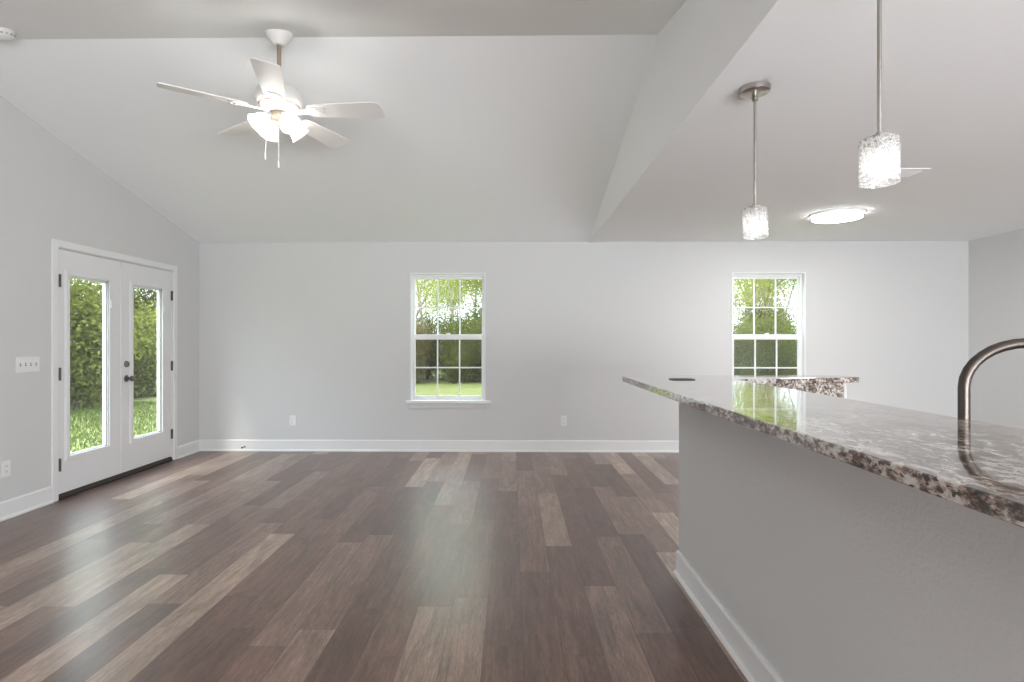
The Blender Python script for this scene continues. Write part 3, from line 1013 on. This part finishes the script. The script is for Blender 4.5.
def make_tree(h, nleaf, lm, bark, seed, spread=1.0, leafsize=.075, start=.35):
    rnd.seed(seed)
    t = empty('woodland_tree')
    m = MB(); tips = []

    def branch(p, d, L, r, lev):
        n = 4
        pts = [p]; q = Vector(p); dd = Vector(d)
        for i in range(n):
            dd = (dd + Vector((rnd.gauss(0, .13), rnd.gauss(0, .13), rnd.gauss(.05, .07)))).normalized()
            q = q + dd * L / n; pts.append(q.copy())
        m.tube(pts, [r * (1 - .18 * i) for i in range(n + 1)], 6 if lev == 0 else 4)
        if lev >= 1:
            for a in pts[1:]: tips.append((a, lev))
        if lev < 3:
            kids = {0: 11, 1: 4, 2: 3}[lev]
            for c in range(kids):
                f = rnd.uniform(start if lev == 0 else .25, 1.0)
                i = min(n - 1, int(f * n)); base_ = pts[i].lerp(pts[i + 1], f * n - i)
                az = rnd.uniform(0, 2 * PI); el = rnd.uniform(.35, 1.0)
                nd = (Vector((math.cos(az) * math.cos(el) * spread, math.sin(az) * math.cos(el) * spread, math.sin(el))) + dd * .35).normalized()
                branch(base_, nd, L * {0: .38, 1: .55, 2: .6}[lev] * rnd.uniform(.7, 1.15), r * .38, lev + 1)
    branch(Vector((0, 0, -.1)), Vector((rnd.gauss(0, .06), rnd.gauss(0, .06), 1)), h * .85, h * .006 + .015, 0)
    m.build('trunk', bark, t)
    V, Fc = [], []
    for _ in range(nleaf):
        p, lev = rnd.choice(tips)
        sg = .30 if lev > 1 else .2
        leaf_quads(V, Fc, p + Vector((rnd.gauss(0, sg), rnd.gauss(0, sg), rnd.gauss(0, sg))), leafsize * rnd.uniform(.6, 1.4))
    from_data('foliage', V, Fc, lm, t)
    return t


def make_shrub(h, w, nleaf, lm, seed, leafsize=.06):
    rnd.seed(seed)
    t = empty('woodland_shrub')
    m = MB(); cs = []
    for k in range(12):
        az = rnd.uniform(0, 2 * PI); rr = rnd.uniform(.1, .85) * w / 2; hh = h * rnd.uniform(.45, .95)
        top = Vector((math.cos(az) * rr, math.sin(az) * rr, hh))
        m.tube([(0, 0, -.05), tuple(top * .5 + Vector((rnd.gauss(0, .08), rnd.gauss(0, .08), .1))), tuple(top)], [.025, .017, .007], 4)
        for f in (.3, .5, .72, .95): cs.append(top * f)
    m.build('stem', M['bark'], t)
    V, Fc = [], []
    for _ in range(nleaf):
        p = rnd.choice(cs)
        leaf_quads(V, Fc, Vector((p.x + rnd.gauss(0, .24), p.y + rnd.gauss(0, .24), max(.02, p.z + rnd.gauss(0, .22)))), leafsize * rnd.uniform(.6, 1.4))
    from_data('foliage', V, Fc, lm, t)
    return t


trees = [make_tree(8.0, 13500, M['leaf_light'], M['bark'], 1, leafsize=.045, start=.2), make_tree(6.5, 9500, M['leaf_yellow'], M['bark2'], 2, leafsize=.045, start=.18),
         make_tree(9.0, 8500, M['leaf_light'], M['bark2'], 3, leafsize=.045, start=.22), make_tree(6.0, 12000, M['leaf_dark'], M['bark'], 4, start=.15, leafsize=.05)]
shrubs = [make_shrub(2.6, 2.6, 15000, M['leaf_dark'], 5, .042), make_shrub(2.2, 2.2, 13000, M['leaf_olive'], 6, .04), make_shrub(2.3, 2.4, 12000, M['leaf_light'], 7, .042)]
TL = [('leafy bright green tree in the woodland', 'bright green woodland trees'), ('yellowish tree with pale trunk in the woodland', 'yellowish woodland trees'),
      ('tall thinly leaved tree with pale branches in the woodland', 'thin pale woodland trees'), ('bushy dark green tree in the woodland', 'dark woodland trees')]
SL = [('dark green shrub at the wood edge', 'dark woodland shrubs'), ('olive brown shrub at the wood edge', 'olive woodland shrubs'), ('fresh green shrub at the wood edge', 'fresh green woodland shrubs')]
rnd.seed(77)
used_t, used_s = set(), set()


def place(kind, i, x, y, sc):
    src, lab, used = (trees, TL, used_t) if kind == 't' else (shrubs, SL, used_s)
    if i in used: o = copy_tree(src[i])
    else: o = src[i]; used.add(i)
    o.location = (x, y, GZ); o.rotation_euler = (0, 0, rnd.uniform(0, 2 * PI)); o.scale = (sc, sc, sc * rnd.uniform(.9, 1.1))
    side = 'seen through the glazed door' if x < -5.5 else ('seen through the left window' if x < 4 else 'seen through the right window')
    tag(o, lab[i][0] + ' ' + side, 'tree' if kind == 't' else 'shrub', lab[i][1] + ' ' + side)


# edge of the wood beyond the door (left) and beyond the two windows (back)
for k in range(13):      # left: along the line of sight through the glazed door
    y = 8.2 + k * 1.25
    x = -9.6 - rnd.uniform(0, .8)
    place('s', rnd.choice((0, 0, 1, 2)), x, y + rnd.uniform(-.4, .4), rnd.uniform(.95, 1.25))
    place('s', rnd.choice((0, 1, 1)), x - 2.0, y + rnd.uniform(-.6, .6), rnd.uniform(1.1, 1.4))
for k in range(9):
    place('t', (0, 3, 1, 3, 2, 3, 0, 3, 1)[k], -11.2 - rnd.uniform(0, 2.5), 8.5 + k * 1.8 + rnd.uniform(-.5, .5), rnd.uniform(.85, 1.1))
for x0, x1, n in ((-5.4, .9, 5), (6.2, 12.6, 5)):     # beyond the windows
    for k in range(n):
        x = x0 + (x1 - x0) * (k + .5) / n
        place('s', rnd.choice((0, 0, 1, 2)), x + rnd.uniform(-.4, .4), 19.2 + rnd.uniform(0, 1.4), rnd.uniform(.75, 1.15))
        place('s', rnd.choice((0, 1, 0)), x + rnd.uniform(-.7, .7), 21.4 + rnd.uniform(0, .8), rnd.uniform(1.0, 1.2))
        place('t', rnd.choice((0, 1, 2, 0)), x + rnd.uniform(-.5, .5), 21.0 + rnd.uniform(0, 1.5), rnd.uniform(.8, 1.05))
        place('t', rnd.choice((2, 1, 0, 2)), x + rnd.uniform(-.9, .9), 24.5 + rnd.uniform(0, 3), rnd.uniform(.85, 1.1))

# grass blades on the lawn nearest the door
rnd.seed(5)
V, Fc = [], []
for _ in range(26000):
    y = rnd.uniform(6.2, 13.5); x = rnd.uniform(-9.4, -4.4)
    h = rnd.uniform(.03, .08); a = rnd.uniform(0, 2 * PI); w = .007
    dx, dy = math.cos(a) * w, math.sin(a) * w; lx, ly = rnd.gauss(0, .025), rnd.gauss(0, .025)
    b = len(V)
    V += [(x - dx, y - dy, GZ), (x + dx, y + dy, GZ), (x + lx, y + ly, GZ + h)]
    Fc.append((b, b + 1, b + 2))
tag(from_data('grass', V, Fc, M['grass']), 'short green grass on the lawn outside the glazed door', 'grass', kind='stuff')
